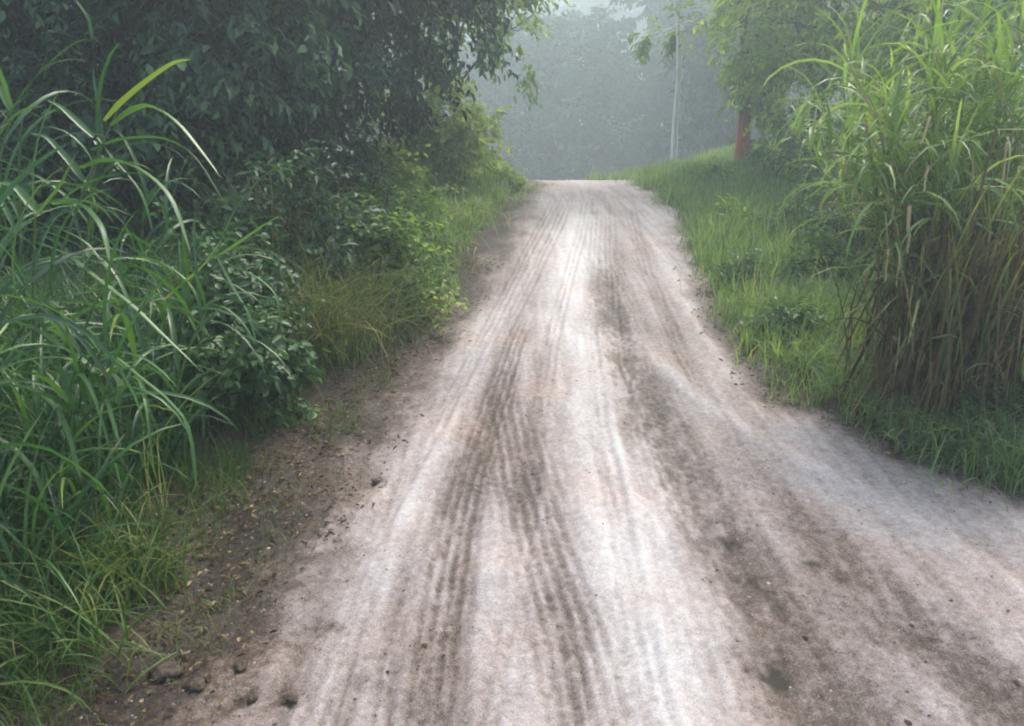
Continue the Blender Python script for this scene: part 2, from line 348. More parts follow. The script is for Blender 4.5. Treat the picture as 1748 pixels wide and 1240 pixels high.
dark([(1120, 1240), (1090, 1110), (1050, 960)], .06, .16, .008, rib=.04, seed=22)
dark([(980, 900), (940, 760), (960, 640), (990, 540)], .05, .14, .008, gritty=.8, seed=24)
dark([(1330, 700), (1235, 600), (1180, 480)], .12, .16, .010, gritty=.7, seed=26)
tone = np.where(tone < .34, .34 - (.34 - tone) * .38, tone); rel = rel * 1.15
# footprints and scuffs left of and along the tracks
rg = np.random.default_rng(77)
for px, py in [(430, 1190), (496, 1192), (412, 1136), (330, 1170), (640, 822), (560, 1075), (1275, 1150), (1320, 1145), (1240, 925), (1390, 965), (1450, 985), (1580, 1080), (1290, 985), (960, 880), (1105, 720), (1250, 1110)]:
    c = G(px, py); dd = ((X - c[0]) / (.045 * rg.uniform(.7, 1.6))) ** 2 + ((Y - c[1]) / (.05 * rg.uniform(.7, 1.4))) ** 2
    k = np.exp(-dd ** 1.2) * np.clip(2.4 * (fbm(X * 20, Y * 20, 99) - .25), 0, 1.3); tone = tone - .34 * k; rel = rel - .008 * k
edge = np.minimum(X - xl[:, None], xr[:, None] - X)
wob = .30 * (fbm(X * 3, Y * 3, 21) - .5) + .10 * (nz_hi - .5)
eL = sstep(1.02, .58, X - xl[:, None] + wob * 1.3); eR = sstep(.85, .30, xr[:, None] - X + wob * 1.3)
eE = np.maximum(eL, eR); tone = tone * (1 - eE) + (.115 + .30 * (nz_mid - .5) + .2 * (nz_lo - .5)) * eE
Z = H(X, Y) + rel + .004 - .055 * sstep(.09, 0, edge)
mb = MB()
damp = band([(1160, 1240), (1120, 1000), (1050, 760), (1005, 600), (985, 470), (1000, 340)], .34, .8, seed=3)[0] * np.clip(.4 + 1.2 * nz_lo, 0, 1)
tone = .5 + (tone - .5) * 1.1 + .16 * (fbm(X * 45, Y * 36, 33, 3) - .5)
mb.add(np.stack([X, Y, Z], -1), grid_quads(*X.shape), tint=tone.ravel())
ROADX, ROADY, ROADZ = X, Y, Z
road = mb.build('road', M['road'], smooth=True, attrs={'damp': damp.ravel()}); tag(road, 'pale rutted sandy dirt road with dark tyre tracks', 'road', kind='structure')

# loose grit on the road: small stones and crumbs, thickest in the dark bands and along the edges
def grit(name, label, n, prob, size, mat, seed):
    rg = np.random.default_rng(seed); i = rg.integers(0, len(ry), n * 6); j = rg.integers(0, NC, n * 6)
    dens = (ry[np.minimum(i + 1, len(ry) - 1)] - ry[np.maximum(i - 1, 0)]) * (xr - xl)[i]; k = (ry[i] < 9) & (ry[i] > .9) & (rg.random(n * 6) < dens / .5) & (rg.random(n * 6) < prob(tone[i, j])); i, j = i[k][:n], j[k][:n]; n = len(i)
    c = np.stack([X[i, j] + rg.normal(0, .006, n), Y[i, j] + rg.normal(0, .006, n), Z[i, j]], -1)
    r = size * np.exp(np.clip(rg.normal(0, .4, n), -1, .8)); a = rg.uniform(0, 6.28, n)
    base = np.array([(1, 0, 0), (.2, .9, .1), (-.8, .5, -.1), (-.7, -.6, .1), (.3, -1, 0), (.1, .1, .75)])
    v = base[None] * (1 + rg.normal(0, .22, (n, 6, 1))); ca, sa = np.cos(a)[:, None], np.sin(a)[:, None]
    v = np.stack([v[..., 0] * ca - v[..., 1] * sa, v[..., 0] * sa + v[..., 1] * ca, v[..., 2]], -1) * r[:, None, None] + c[:, None]
    t = np.array([(k, (k + 1) % 5, 5) for k in range(5)])
    b = MB(); b.add(v.reshape(-1, 3), tris=(np.arange(n)[:, None, None] * 6 + t[None]).reshape(-1, 3), tint=np.repeat(rg.random(n), 6))
    return tag(b.build(name, mat), label, 'grit', kind='stuff')
M['grit'] = leaf_mat('loose_grit', [(0, (.04, .032, .026)), (.5, (.11, .088, .075)), (.85, (.22, .19, .17)), (1, (.33, .30, .28))], rough=.85, trans=0, spec=.2)
grit('loose_grit', 'loose dark and pale grit scattered over the road', 16000, lambda t: np.clip(1.1 - 1.5 * t, .05, 1), 0.0036, M['grit'], 611)
grit('loose_grit', 'larger crumbs of soil lying in the dark bands and along the road edges', 2200, lambda t: np.clip(1.0 - 2.0 * t, .0, 1), 0.0065, M['grit'], 612)

# ------------------------------------------------------------------ trees and shrubs
def spray(rng, root, d, L, n, leafL, leafW, droop=.35):
    """leaves along twigs: root N,3, d N,3, n leaves each -> centres, axes, normals"""
    N = len(root); t = (np.arange(n) + .6) / n
    dirs = unit(d[:, None] + np.array([0, 0, -1.0]) * (droop * t[None, :, None]))
    c = root[:, None] + dirs * (L[:, None, None] * t[None, :, None])
    s = unit(np.cross(dirs, np.array([0.1, 0.05, 1.0])))
    sg = np.where(np.arange(n) % 2 == 0, 1.0, -1.0)[None, :, None]
    ax = dirs * .6 + s * sg * .75 + rng.normal(0, .3, (N, n, 3)) + np.array([0, 0, -droop * .9])
    nr = np.array([0, 0, 1.0]) + rng.normal(0, .45, (N, n, 3)) + dirs * .3
    c = c + rng.normal(0, .02, c.shape)
    return c.reshape(-1, 3), ax.reshape(-1, 3), nr.reshape(-1, 3)
def crown(rng, lobes, twigs, n, leafL, leafW, twigL=.4, droop=.35, shell=.55, tint=(.5, .2), bright=.06, zmin=None):
    """a crown from lobes (x,y,z,rx,ry,rz): twigs grow out of each lobe's outer part, in clumps with gaps between"""
    mb = MB(); lobes = np.array(lobes, float); vol = (lobes[:, 3] * lobes[:, 4] + lobes[:, 4] * lobes[:, 5] + lobes[:, 3] * lobes[:, 5])
    cnt = np.maximum(4, (twigs * vol / vol.sum()).astype(int)); tips = []
    for lb, k in zip(lobes, cnt):
        nc = max(5, k // 9)                                  # clumps
        cd = unit(rng.normal(0, 1, (nc, 3)) + np.array([0, 0, .15])); cr = rng.uniform(shell, 1.08, nc) ** .8
        ci = rng.integers(0, nc, k)
        loc = cd[ci] * cr[ci, None] + rng.normal(0, .16, (k, 3))
        root = lb[:3] + loc * lb[3:6]
        d = unit(unit(loc) + rng.normal(0, .45, (k, 3)) + np.array([0, 0, -.05]))
        ct = np.clip(rng.normal(tint[0], tint[1], nc), 0, 1)[ci]
        L = twigL * rng.uniform(.6, 1.35, k)
        keep = np.ones(k, bool) if zmin is None else root[:, 2] > zmin
        root, d, L, ct = root[keep], d[keep], L[keep], ct[keep]
        if len(root) == 0: continue
        c, ax, nr = spray(rng, root, d, L, n, leafL, leafW, droop)
        tt = np.repeat(ct, n) + rng.normal(0, .10, len(c)) + np.where(rng.random(len(c)) < bright, .35, 0)
        sz = np.repeat(rng.uniform(.62, 1.3, nc)[ci[keep]], n)
        leaves(mb, c, ax, nr, leafL * sz * rng.uniform(.6, 1.3, len(c)), leafW * sz * rng.uniform(.65, 1.25, len(c)), np.clip(tt, 0, 1))
        tips.append((lb[:3], root[:: max(1, len(root) // 5)][:5]))
    return mb, tips
def trunk_mesh(rng, h, r, lean, lobes, tips, base_flare=1.5, fork=.45):
    mb = MB(); m = 9; t = np.linspace(0, 1, m)
    top = np.array([lean[0], lean[1], h])
    pts = np.stack([top[0] * t ** 1.3, top[1] * t ** 1.3, h * t - .15 * (t == 0)], -1)
    pts[1:-1, :2] += rng.normal(0, r * .5, (m - 2, 2))
    rad = r * (1 - .72 * t) * (1 + (base_flare - 1) * np.exp(-t * 14))
    tube(mb, pts, rad, 9)
    for (lc, tp) in tips:
        f = np.clip(lc[2] / h * .6, .25, .95) * rng.uniform(.8, 1.05); k = np.array([np.interp(f, t, pts[:, i]) for i in range(3)]); rk = np.interp(f, t, rad)
        mid = (k + lc) / 2 + np.array([0, 0, .12 * np.linalg.norm(lc - k)])
        s = np.linspace(0, 1, 6)[:, None]; cur = (1 - s) ** 2 * k + 2 * s * (1 - s) * mid + s * s * lc
        tube(mb, cur, np.linspace(rk * .6, max(rk * .2, .008), 6), 6)
        for q in tp:
            s = np.linspace(0, 1, 4)[:, None]; cur = (1 - s) * lc + s * q; cur[1:3] += rng.normal(0, .04, (2, 3))
            tube(mb, cur, np.linspace(max(rk * .2, .008), .005, 4), 5)
    return mb
def tree(name, x, y, label, cat, h, r, lobes, twigs, n, leafL, leafW, mat, bark='bark', seed=1, lean=(0, 0), group=None, z=None, flare=1.5, trunk_part='trunk', crown_part='crown', **kw):
    rng = np.random.default_rng(seed); zz = Hs(x, y) if z is None else z
    e = empty(name, (x, y, zz), label, cat, group)
    cm, tips = crown(rng, lobes, twigs, n, leafL, leafW, **kw)
    trunk_mesh(rng, h, r, lean, lobes, tips, flare).build(trunk_part, M[bark], e, smooth=True)
    cm.build(crown_part, M[mat], e)
    return e
def dup(root, loc, rz, label, group=None, scale=1.0):
    o = root.copy(); link(o); o.location = loc; o.rotation_euler = (0, 0, rz); o.scale = (scale,) * 3
    o['label'] = label
    if group: o['group'] = group
    for ch in list(root.children):
        c = ch.copy(); link(c); c.parent = o
    return o

# dark trees along the left of the road
TL = 'dark broadleaf trees along the left verge'
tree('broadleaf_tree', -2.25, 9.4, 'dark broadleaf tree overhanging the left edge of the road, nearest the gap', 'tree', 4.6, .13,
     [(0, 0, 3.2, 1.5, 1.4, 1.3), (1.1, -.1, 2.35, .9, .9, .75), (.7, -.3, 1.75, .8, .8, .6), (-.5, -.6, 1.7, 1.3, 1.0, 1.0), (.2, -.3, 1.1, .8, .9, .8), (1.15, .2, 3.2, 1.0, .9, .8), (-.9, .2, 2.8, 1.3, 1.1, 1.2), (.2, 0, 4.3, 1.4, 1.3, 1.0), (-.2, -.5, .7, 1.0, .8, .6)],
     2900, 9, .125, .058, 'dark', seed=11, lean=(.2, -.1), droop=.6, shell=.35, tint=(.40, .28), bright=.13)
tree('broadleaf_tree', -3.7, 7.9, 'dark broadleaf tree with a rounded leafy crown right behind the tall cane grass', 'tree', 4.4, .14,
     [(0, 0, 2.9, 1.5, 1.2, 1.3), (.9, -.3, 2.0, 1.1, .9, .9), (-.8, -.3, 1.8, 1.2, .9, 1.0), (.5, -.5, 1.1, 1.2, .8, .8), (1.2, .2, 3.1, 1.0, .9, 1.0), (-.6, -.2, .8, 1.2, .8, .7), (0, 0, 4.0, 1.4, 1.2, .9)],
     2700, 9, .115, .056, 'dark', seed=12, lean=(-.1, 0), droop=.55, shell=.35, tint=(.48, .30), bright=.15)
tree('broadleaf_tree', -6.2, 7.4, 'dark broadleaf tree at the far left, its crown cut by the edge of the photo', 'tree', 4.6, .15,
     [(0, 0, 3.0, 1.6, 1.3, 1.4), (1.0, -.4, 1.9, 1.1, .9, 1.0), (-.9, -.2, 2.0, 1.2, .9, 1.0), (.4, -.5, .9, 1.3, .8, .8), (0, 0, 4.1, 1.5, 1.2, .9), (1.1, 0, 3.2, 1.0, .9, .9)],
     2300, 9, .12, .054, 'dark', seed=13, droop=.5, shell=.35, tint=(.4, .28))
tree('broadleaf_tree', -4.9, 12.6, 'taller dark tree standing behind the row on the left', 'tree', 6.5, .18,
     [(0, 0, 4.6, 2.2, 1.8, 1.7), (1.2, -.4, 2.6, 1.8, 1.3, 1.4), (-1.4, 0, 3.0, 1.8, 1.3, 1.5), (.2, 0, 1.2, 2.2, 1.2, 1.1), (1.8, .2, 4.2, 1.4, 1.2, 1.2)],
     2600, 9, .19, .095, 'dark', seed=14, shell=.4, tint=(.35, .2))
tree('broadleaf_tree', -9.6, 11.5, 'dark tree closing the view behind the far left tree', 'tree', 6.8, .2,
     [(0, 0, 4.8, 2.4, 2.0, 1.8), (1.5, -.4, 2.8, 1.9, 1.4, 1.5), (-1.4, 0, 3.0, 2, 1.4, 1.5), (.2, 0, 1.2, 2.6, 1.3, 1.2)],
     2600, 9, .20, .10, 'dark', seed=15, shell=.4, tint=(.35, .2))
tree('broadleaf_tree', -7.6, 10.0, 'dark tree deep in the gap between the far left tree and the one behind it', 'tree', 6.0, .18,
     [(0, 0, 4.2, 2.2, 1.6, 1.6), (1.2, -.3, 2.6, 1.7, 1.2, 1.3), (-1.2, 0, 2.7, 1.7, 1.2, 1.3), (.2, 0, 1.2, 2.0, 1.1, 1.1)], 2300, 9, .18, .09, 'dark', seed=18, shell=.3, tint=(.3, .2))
# pale leaves hanging at the tip of the canopy over the road, and the young tree they belong to
tree('young_tree', -.95, 13.0, 'slender young tree with pale yellow-green leaves beside the dark overhanging canopy', 'tree', 4.3, .05,
     [(.5, -.1, 3.1, .7, .6, .7), (.95, 0, 2.2, .5, .5, .55), (.2, 0, 4.0, .8, .7, .7), (.0, 0, 2.2, .6, .6, .7)],
     420, 9, .11, .055, 'pale', seed=16, lean=(.3, 0), droop=.6, shell=.2, tint=(.5, .2), bright=.14)

# shrubs on the left verge
def shrub(name, x, y, label, w, h, twigs, n, lL, lW, mat, seed, cat='shrub', tint=(.5, .2), **kw):
    lobes = [(0, 0, h * .55, w, w * .9, h * .5), (w * .5, -w * .3, h * .35, w * .6, w * .6, h * .36), (-w * .45, -.1 * w, h * .4, w * .65, w * .6, h * .4), (.1 * w, -.2 * w, h * .8, w * .55, w * .5, h * .28)]
    return tree(name, x, y, label, cat, h * .7, .018 + .01 * h, lobes, twigs, n, lL, lW, mat, seed=seed, tint=tint, shell=.3, trunk_part='stem', crown_part='foliage', zmin=.03, **kw)
def at(px, py): g = G(px, py); return g[0], g[1]
x, y = at(415, 745); shrub('leafy_shrub', x, y + .2, 'low shrub of small rounded leaves at the road edge beneath the tall cane', .33, .62, 330, 9, .050, .034, 'bush', 21, twigL=.14, tint=(.5, .22))
x, y = at(345, 700); shrub('leafy_shrub', x, y + .35, 'dark small-leaved shrub tucked behind the arching cane blades', .45, .8, 330, 9, .055, .036, 'bush', 22, twigL=.16, tint=(.3, .18))
x, y = at(645, 560); shrub('leafy_shrub', x, y + .2, 'bushy green shrub at the foot of the dark canopy by the left track', .46, .72, 420, 9, .055, .030, 'pale', 23, twigL=.2, tint=(.28, .22))
x, y = at(655, 470); shrub('leafy_shrub', x, y + .2, 'grey-green shrub between the track and the dark tree', .5, .66, 330, 9, .06, .032, 'pale', 24, twigL=.22, tint=(.36, .22))
x, y = at(560, 560); shrub('leafy_shrub', x - .3, y + .3, 'dark shrub behind the dry feathery grass on the left', .55, .95, 330, 9, .07, .036, 'bush', 25, twigL=.22, tint=(.22, .15))
x, y = at(690, 400); shrub('leafy_shrub', x - .3, y + .4, 'dusky shrub under the overhanging canopy near the bend', .55, .65, 300, 9, .08, .04, 'pale', 26, twigL=.25, tint=(.35, .18))
x, y = at(775, 352); shrub('yellow_green_bush', x - .15, y + .5, 'yellow-green sunlit bush at the bend, left of the crest', .62, 1.35, 560, 9, .09, .05, 'pale', 27, cat='bush', twigL=.25, tint=(.85, .2), bright=.15)
x, y = at(740, 340); shrub('yellow_green_bush', x - .3, y + .5, 'duller olive bush between the dark tree and the yellow-green bush', .8, 1.1, 360, 9, .09, .045, 'pale', 28, cat='bush', twigL=.25, tint=(.5, .18))
x, y = at(850, 335); shrub('yellow_green_bush', x, y + .4, 'low pale bush where the road bends out of sight', .32, .26, 160, 8, .08, .04, 'pale', 29, cat='bush', twigL=.2, tint=(.5, .2))

# ------------------------------------------------------------------ far forest in the haze behind the crest
FG = 'forest trees standing in the haze behind the crest'
def forest_proto(x, y, label, seed, h, wid, mat, bark='bark'):
    rng = np.random.default_rng(seed); lobes = []
    for k in range(13):
        z = h * rng.uniform(.12, .95); a = rng.uniform(0, 6.28); r = wid * rng.uniform(.25, .85) * (1.1 - .55 * z / h)
        lobes.append((r * math.cos(a), r * math.sin(a), z, wid * rng.uniform(.28, .5), wid * rng.uniform(.28, .5), h * rng.uniform(.06, .11)))
    return tree('forest_tree', x, y, label, 'tree', h * .9, .022 * h, lobes, 1900, 8, .46, .27, mat, bark=bark, seed=seed, group=FG, twigL=.8, shell=.3, tint=(.42, .3), bright=.04)
fp = [forest_proto(1.5, 50, 'hazy forest tree straight above the crest of the road', 31, 10.8, 4.2, 'far'),
      forest_proto(8.4, 49, 'hazy forest tree just left of the pale slim trunk', 32, 13.0, 4.0, 'fardark'),
      forest_proto(-5.0, 51, 'hazy forest tree half hidden by the canopy left of the crest', 33, 10.5, 4.3, 'farpale', 'bark_pale')]
rng = np.random.default_rng(5)
spots = [(5.6, 58, 2, .95, 'hazy forest tree right of the middle of the crest'), (14.8, 57, 1, 1.1, 'hazy dark forest tree right of the pale slim trunk'), (19.5, 60, 2, 1.25, 'hazy forest tree behind the red-barked trunk'),
         (26, 61, 0, 1.2, 'hazy forest tree behind the right-hand thicket, second from the red trunk'), (33, 63, 1, 1.2, 'hazy forest tree behind the tall cane on the right'), (-12.5, 62, 1, 1.1, 'hazy forest tree hidden deep behind the left canopy'),
         (-19, 64, 0, 1.2, 'hazy forest tree behind the far left trees'), (9.0, 33, 1, .74, 'darker nearer forest tree between the slim pale trunk and the red-barked tree'), (3.2, 47, 0, .8, 'nearer rounded forest tree over the right half of the crest'), (-1.6, 50, 2, .85, 'nearer pale forest tree over the left half of the crest'), (12.5, 44, 1, .9, 'dark forest tree directly behind the red-barked tree')]
for x, y, k, s, lab in spots:
    if y > 55: x, y = x * .84, y - 11
    dup(fp[k], (x, y, Hs(x, y)), rng.uniform(0, 6.28), lab, FG, s)
for row, yy, sc, x0, x1, nn, lab in [(1, 90, 1.5, -18, 42, 17, 'paler trees of the second forest row, showing above the nearest one'), (2, 140, 2.2, -34, 66, 19, 'palest trees at the back of the forest, barely showing through the haze')]:
    for i in range(nn):
        x = x0 + (x1 - x0) * i / (nn - 1) + rng.uniform(-1, 1); y = yy + rng.uniform(-4, 4)
        dup(fp[i % 3], (x, y, Hs(x, y)), rng.uniform(0, 6.28), lab, ['', 'second row of forest trees in the haze', 'back row of forest trees in the haze'][row], sc * rng.uniform(.85, 1.15))
# undergrowth at the foot of the forest
mb = MB(); n = 2600
bx = rng.uniform(-18, 32, n); by = rng.uniform(42, 52, n); bz = H(bx, by)
hh = 2.2 * (fbm(bx * .5, by * .5, 66) ** 1.2)
root = np.stack([bx, by, bz + hh * rng.uniform(0, 1, n)], -1)
c, ax, nr = spray(rng, root, unit(rng.normal(0, 1, (n, 3)) + [0, 0, .6]), np.full(n, .7), 6, .3, .2, .4)
leaves(mb, c, ax, nr, .44, .24, np.clip(rng.normal(.5, .2, len(c)), 0, 1))
tag(mb.build('undergrowth', M['far']), 'hazy undergrowth along the foot of the far forest', 'undergrowth', kind='stuff')

# the pale slim tree on the crest
g = np.array([P(1151, 282, 16.0)[0], P(1151, 282, 16.0)[1]])
tree('slim_pale_tree', g[0], g[1], 'slim pale-barked tree standing alone in front of the hazy forest', 'tree', 7.6, .062,
     [(-.2, 0, 7.0, .9, .9, .8), (.3, 0, 6.2, .8, .8, .6), (-1.0, 0, 6.0, .7, .6, .5), (-.4, 0, 7.8, .9, .9, .6), (-.13, -.1, 2.8, .55, .45, .42)], 460, 8, .13, .06, 'pale', bark='bark_pale', seed=41, lean=(-.36, 0), flare=1.25, shell=.2)
# the red-barked tree beside the right thicket
g = P(1268, 278, 14.5)
tree('red_barked_tree', g[0], g[1], 'tree with a stout rust-red trunk beside the grassy bank', 'tree', 4.4, .135,
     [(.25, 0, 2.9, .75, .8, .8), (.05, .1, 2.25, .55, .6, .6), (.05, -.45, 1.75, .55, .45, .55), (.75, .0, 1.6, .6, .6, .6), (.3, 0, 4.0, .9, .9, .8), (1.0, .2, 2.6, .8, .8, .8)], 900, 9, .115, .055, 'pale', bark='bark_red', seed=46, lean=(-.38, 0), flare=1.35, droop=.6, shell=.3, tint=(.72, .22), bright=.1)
# trees and bushes behind the cane on the right
TR = 'leafy trees behind the cane on the right'
for i, (px, py, d, h, w, sd, lab, tn) in enumerate([
        (1390, 300, 13.0, 5.2, 1.35, 51, 'pale leafy tree right of the red-barked trunk', .45), (1560, 330, 11.5, 5.4, 1.4, 52, 'leafy grey-green tree rising behind the tallest cane', .35),
        (1760, 330, 11.0, 5.6, 1.5, 53, 'leafy tree at the right edge behind the cane', .28), (1480, 300, 17.0, 7.5, 2.0, 54, 'taller hazy tree standing back between the right-hand trees', .35), (1690, 300, 17.0, 8.0, 2.1, 55, 'taller hazy tree at the back right', .3)]):
    g = P(px, py, d)
    lobes = [(0, 0, h * .72, w, w, h * .22), (w * .5, -w * .3, h * .5, w * .8, w * .7, h * .17), (-w * .5, -.2, h * .45, w * .8, w * .7, h * .18), (0, -w * .3, h * .27, w, w * .7, h * .16), (-.2, 0, h * .9, w * .8, w * .8, h * .14), (0, -.3, h * .10, w, w * .6, h * .1)]
    tree('leafy_tree', g[0], g[1], lab, 'tree', h * .85, .09, lobes, 900 if d < 14 else 800, 9, .12 * d / 12, .058 * d / 12, 'bush' if i == 2 else 'pale', seed=sd, group=TR, droop=.6, shell=.35, tint=(tn + .35, .2), twigL=.45)
# bushes between the grassy bank and the cane
for px, py, w, h, sd, lab, tn in [(1355, 330, .65, .95, 61, 'grassy green bush on the bank right of the red trunk', .4), (1425, 395, .6, 1.0, 62, 'bush on the bank just left of the tall cane', .35), (1450, 470, .4, .6, 63, 'low bush at the left foot of the cane', .4)]:
    x, y = at(px, py); shrub('bank_bush', x + .2, y + .3, lab, w, h, 330, 9, .08, .034, 'bush', sd, cat='bush', twigL=.25, tint=(tn + .15, .18))

# ------------------------------------------------------------------ tall cane grass
def bez(p, m=14):
    """smooth curve through points"""
    p = np.asarray(p, float); s = np.linspace(0, len(p) - 1, m); i = np.clip(s.astype(int), 0, len(p) - 2); f = (s - i)[:, None]
    pm = np.vstack([2 * p[0] - p[1], p, 2 * p[-1] - p[-2]]); a, b, c, d = pm[i], pm[i + 1], pm[i + 2], pm[i + 3]
    return .5 * (2 * b + (c - a) * f + (2 * a - 5 * b + 4 * c - d) * f ** 2 + (3 * b - a - 3 * c + d) * f ** 3)
def drawn_blade(mb, pts, w, tint, roll=.4):
    c = bez(pts, 15)[None]; K = c.shape[1]; t = np.linspace(0, 1, K)
    tan = unit(np.gradient(c, axis=1)); side = unit(np.cross(tan, np.array([0, 0, 1.0])) + 1e-6)
    side = side * math.cos(roll) + np.cross(side, tan) * math.sin(roll)
    prof = np.minimum(1, .45 + t * 2.5) * (1 - t) ** .5
    sweep(mb, c, side, (1.3 * w * prof + .0008)[None], np.array([tint]))
def cane_curve(base, tip, sag=.25, m=12):
    base, tip = np.asarray(base, float), np.asarray(tip, float)
    ctl = base * .45 + tip * .55; ctl[2] = base[2] + (tip[2] - base[2]) * (.55 + sag)
    s = np.linspace(0, 1, m)[:, None]; return (1 - s) ** 2 * base + 2 * s * (1 - s) * ctl + s * s * tip
def cane(root, base, tip, rng, nl, L, Wd, mat, tint=.5, tsd=.14, r=.008, head0=None, hspread=1.2, bend=(1.9, .4), th=(1.05, .2), lo=.15, extra=None, sag=.25, stalk_tint=.4, K=10, part='cane'):
    """one cane of a clump: a stem with its blades (a sub-part)"""
    cur = cane_curve(base, tip, sag); mb = MB(); tube(mb, cur - root_loc(root), np.linspace(r, r * .45, len(cur)), 6, tint=stalk_tint)
    st = mb.build(part, M['stalk'], root, smooth=True)
    bl = MB()
    if nl:
        f = np.linspace(lo, 1, nl) + rng.normal(0, .03, nl); f = np.clip(f, .05, 1)
        i = f * (len(cur) - 1); p0 = np.stack([np.interp(i, np.arange(len(cur)), cur[:, k]) for k in range(3)], -1)
        base_h = rng.uniform(0, 6.28) if head0 is None else head0
        alt = np.where(np.arange(nl) % 2 == 0, 0, math.pi) if head0 is None else 0
        head = base_h + alt + rng.normal(0, hspread * .6, nl)
        top = f > .88
        tht = np.where(top, rng.normal(1.35, .12, nl), rng.normal(th[0], th[1], nl)); bd = np.where(top, rng.normal(bend[0] * .55, .3, nl), rng.normal(bend[0], bend[1], nl))
        LL = L * rng.uniform(.7, 1.2, nl) * (.75 + .35 * np.sin(math.pi * np.clip(f, 0, 1)))
        blades(bl, p0 - root_loc(root), head, tht, np.abs(bd), LL, Wd * rng.uniform(.7, 1.15, nl), np.clip(rng.normal(tint, tsd, nl), 0, 1), K=K, rng=rng)
    for pts, w, tn in (extra or []):
        drawn_blade(bl, np.asarray(pts) - root_loc(root), w, tn)
    bl.build('leaves', M[mat], st)
    return st
def root_loc(root): return np.array(root.location)
def pl(d, *pp, dd=0.0):
    n = len(pp); return np.array([P(a, b, d + dd * i / max(1, n - 1)) for i, (a, b) in enumerate(pp)])

CG = 'tall cane grass clumps on the left verge'
rng = np.random.default_rng(101)
def clump(x, y, label, group, name='cane_clump'):
    return empty(name, (x, y, Hs(x, y)), label, 'tall grass', group)
# hero clump A: the leaning cane whose tip stands out against the dark trees
e = clump(-2.30, 3.25, 'arching cane clump whose bright yellow-green tip leans right against the dark trees', CG)
b0 = np.array([-2.35, 3.2, Hs(-2.35, 3.2)])
cane(e, b0, P(200, 190, 3.3), rng, 0, .9, .03, 'cane', r=.010, sag=.1, extra=[
    (pl(3.3, (180, 208), (210, 178), (250, 143), (295, 111), (326, 102)), .046, .97), (pl(3.3, (190, 215), (225, 191), (260, 184), (300, 210), (335, 250), (378, 305), dd=-.15), .036, .75),
    (pl(3.3, (156, 257), (194, 243), (243, 236), (290, 241), (335, 272), (385, 350), dd=.1), .026, .45), (pl(3.3, (139, 288), (180, 276), (222, 283), (266, 312), (297, 352), (326, 435), dd=-.25), .038, .6),
    (pl(3.3, (160, 235), (128, 205), (104, 184), (78, 170)), .026, .55), (pl(3.3, (142, 309), (125, 284), (104, 260), (80, 236), (50, 228)), .028, .55),
    (pl(3.3, (104, 343), (146, 316), (194, 300), (243, 298), (285, 312)), .022, .5), (pl(3.3, (90, 350), (132, 349), (158, 370), (176, 398), (188, 450), dd=-.2), .036, .65),
    (pl(3.3, (70, 368), (45, 340), (22, 318), (-15, 312)), .034, .6), (pl(3.3, (165, 235), (190, 270), (240, 330), (262, 400)), .02, .35)])
cane(e, b0 + [.12, .1, 0], P(60, 372, 3.25), rng, 4, .8, .028, 'cane', r=.010, sag=.1, head0=0, hspread=1.4, extra=[
    (pl(3.25, (69, 417), (114, 438), (160, 474), (222, 521), (270, 566), (343, 634), dd=-.2), .034, .6), (pl(3.25, (62, 380), (110, 396), (150, 420), (190, 470)), .028, .45), (pl(3.25, (60, 372), (100, 325), (118, 290), (130, 262)), .03, .85),
    (pl(3.25, (55, 380), (30, 390), (0, 420), (-30, 460)), .03, .5)])
cane(e, b0 + [-.1, -.15, 0], P(95, 505, 3.1), rng, 5, .8, .028, 'cane', r=.009, head0=.2, hspread=1.3, extra=[
    (pl(3.1, (94, 514), (149, 520), (180, 531), (191, 570)), .026, .6), (pl(3.1, (62, 549), (90, 532), (130, 530), (165, 545)), .028, .6), (pl(3.1, (21, 549), (62, 566), (104, 594), (146, 622), (175, 668), (208, 770), dd=-.15), .036, .65)])
# clump B, at the left edge
e = clump(-2.75, 3.55, 'cane clump at the left edge with one thin stem rising to the photo top', CG)
b0 = np.array([-2.75, 3.5, Hs(-2.75, 3.5)])
cane(e, b0, P(20, 190, 3.6), rng, 5, .8, .028, 'cane', r=.009, sag=.1, lo=.45, extra=[
    (pl(3.6, (14, 200), (45, 153), (83, 111), (125, 76), (158, 66)), .016, .4), (pl(3.6, (158, 66), (150, 30), (125, -6)), .014, .5), (pl(3.6, (0, 232), (24, 201), (52, 186), (76, 182)), .024, .6), (pl(3.6, (45, 153), (70, 120), (84, 82)), .012, .5), (pl(3.6, (20, 190), (5, 160), (-15, 130)), .03, .7)])
for k in range(3):
    cane(e, b0 + rng.normal(0, .15, 3) * [1, 1, 0], P(rng.uniform(-120, 30), rng.uniform(280, 480), 3.4 + .2 * k), rng, 8, .85, .028, 'cane', r=.009, tint=.42)
